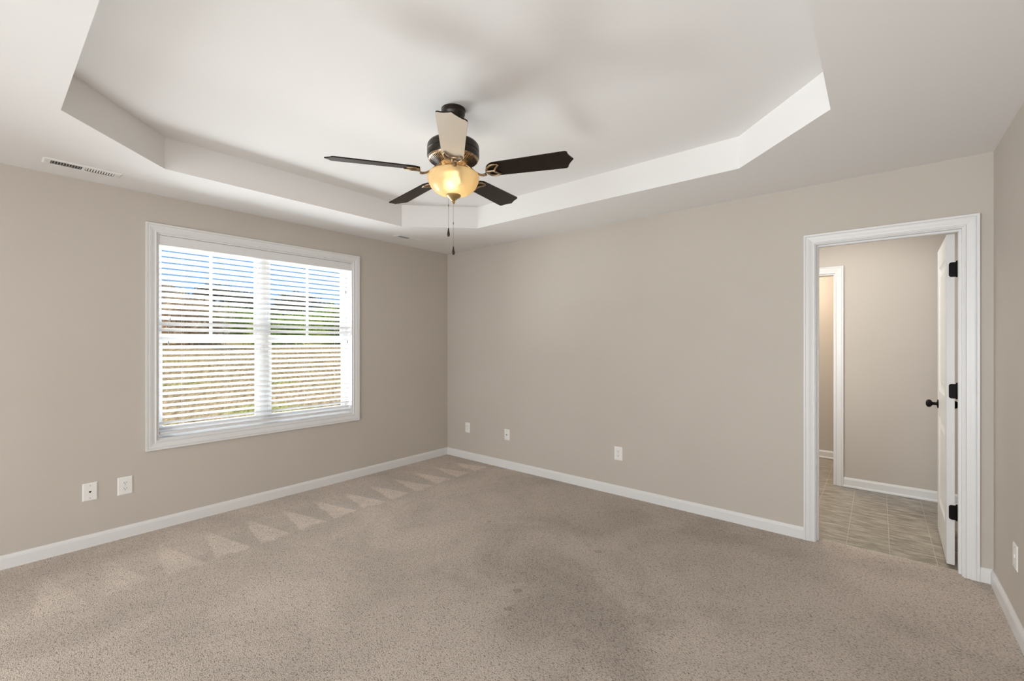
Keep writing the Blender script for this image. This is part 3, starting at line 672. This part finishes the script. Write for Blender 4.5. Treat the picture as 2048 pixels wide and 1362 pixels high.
# ------------------------------------------------------------------ outdoors
def gz(x, y): 
    s = max(0.0, min(1.0, (-x - 4.0) / 15.0)); return -0.35 + 1.55 * s * s * (3 - 2 * s) + .035 * max(0.0, -x - 19.0) + .05 * math.sin(x * .9 + y * .5) * min(1, max(0, -x / 4))
m = MB(); nx, ny = 40, 40; vs = []; fs = []
for i in range(nx + 1):
    for j in range(ny + 1):
        x = -LW - 60 * (i / nx) ** 1.5; y = -25 + 70 * j / ny; vs.append((x, y, gz(x, y)))
for i in range(nx):
    for j in range(ny): fs.append((i * (ny + 1) + j, i * (ny + 1) + j + 1, (i + 1) * (ny + 1) + j + 1, (i + 1) * (ny + 1) + j))
m.add(vs, fs); struct(m.build('ground', ground_m, smooth=1.0), 'straw-coloured grass bank outside the window', 'ground')
def tree(name, label, cat, x, y, h, w, leafm, n, leaf, low=.15, group=None):
    z0 = gz(x, y); t = thing(name, label, cat, (x, y, z0), group); rnd = random.Random(int(x * 31 + y * 97))
    m = MB(); m.tube([(x, y, z0 - .1), (x + .05, y, z0 + h * .35), (x, y + .06, z0 + h * .7)], [.03 * h / 2, .022 * h / 2, .008 * h / 2], 8)
    tips = []
    for i in range(9):
        a = rnd.uniform(0, 2 * PI); zz = z0 + h * rnd.uniform(.15, .6); rr = w * rnd.uniform(.35, .8)
        e = (x + rr * math.cos(a), y + rr * math.sin(a), zz + h * rnd.uniform(.12, .35)); tips.append(e)
        m.tube([(x, y, zz), ((x + e[0]) / 2, (y + e[1]) / 2, (zz + e[2]) / 2 + .05), e], [.011 * h / 2, .008 * h / 2, .003 * h / 2], 6)
    m.build('trunk', bark_m, t, smooth=1.0)
    cl = []
    for i in range(44):
        s = rnd.uniform(low, 1.0); a = rnd.uniform(0, 2 * PI); env = math.sin(PI * min(1, .15 + .85 * (1 - s))) * .55 + .35 * (1 - s) + .08
        rr = w * env * math.sqrt(rnd.random()); cl.append((x + rr * math.cos(a), y + rr * math.sin(a), z0 + h * s * .94, w * rnd.uniform(.20, .36)))
    m = MB()
    for i in range(n):
        cx, cy, cz, cr = rnd.choice(cl); d = Vector((rnd.gauss(0, 1), rnd.gauss(0, 1), rnd.gauss(0, .8))).normalized() * cr * rnd.random() ** .5
        p = Vector((cx, cy, cz)) + d; R = Euler((rnd.uniform(0, 6.3), rnd.uniform(0, 6.3), rnd.uniform(0, 6.3))).to_matrix(); s = leaf * rnd.uniform(.6, 1.3)
        m.add([p + R @ Vector(q) for q in ((-s, 0, 0), (0, -s * .45, 0), (s, 0, 0), (0, s * .45, 0))], [(0, 1, 2, 3)])
    m.build('foliage', leafm, t); return t
G = 'trees and shrubs outside the window'
def at_px(px, X):                                        # where the sight line of an image column crosses depth X
    yw = 0.6923; k_ = (px - 1024) / 883.85
    dx = -math.sin(yw) + math.cos(yw) * k_; dy = math.cos(yw) + math.sin(yw) * k_
    return cam.location.y + (X - cam.location.x) * dy / dx
for (nm, lb, px, X, h, w, lm, n, lf, low) in (
    ('tree', 'dry brown tree seen through the far left edge of the window', 326, -24.2, 3.05, 1.75, leaf_brown, 8000, .085, .0),
    ('shrub', 'wide brown brush patch seen low in the left half of the left window unit', 378, -19.5, 2.0, 1.95, leaf_brown, 8000, .08, .0),
    ('tree', 'dark tree, tallest in the middle of the left window unit', 428, -27.7, 3.4, 1.95, leaf_dark, 9000, .09, .0),
    ('shrub', 'bright yellow-green shrub in the right half of the left window unit', 470, -23.4, 1.75, 1.75, leaf_green, 8000, .075, .0),
    ('tree', 'dark bushy tree seen beside the mullion in the left window unit', 503, -32.0, 3.3, 2.0, leaf_dark, 9000, .09, .0),
    ('tree', 'dark tree seen at the left end of the right window unit', 568, -28.0, 3.25, 1.95, leaf_dark, 9000, .09, .0),
    ('shrub', 'yellow-green shrub at the left end of the right window unit', 556, -19.5, 1.3, 1.75, leaf_green, 8000, .075, .0),
    ('tree', 'dark tree in the middle of the right window unit', 618, -32.3, 3.5, 2.0, leaf_dark, 8000, .09, .0),
    ('shrub', 'mid-height yellow-green shrub in the middle of the right window unit', 614, -23.8, 1.8, 1.9, leaf_green, 8000, .075, .0),
    ('tree', 'low dark tree standing behind the tall shrub at the right end of the window', 658, -36.5, 3.4, 2.1, leaf_dark, 7000, .09, .0),
    ('shrub', 'tall yellow-green shrub at the right end of the right window unit', 676, -19.2, 2.0, 1.7, leaf_green, 8000, .08, .0)):
    tree(nm, lb, nm, X, at_px(px, X), h, w, lm, n, lf, low, G)
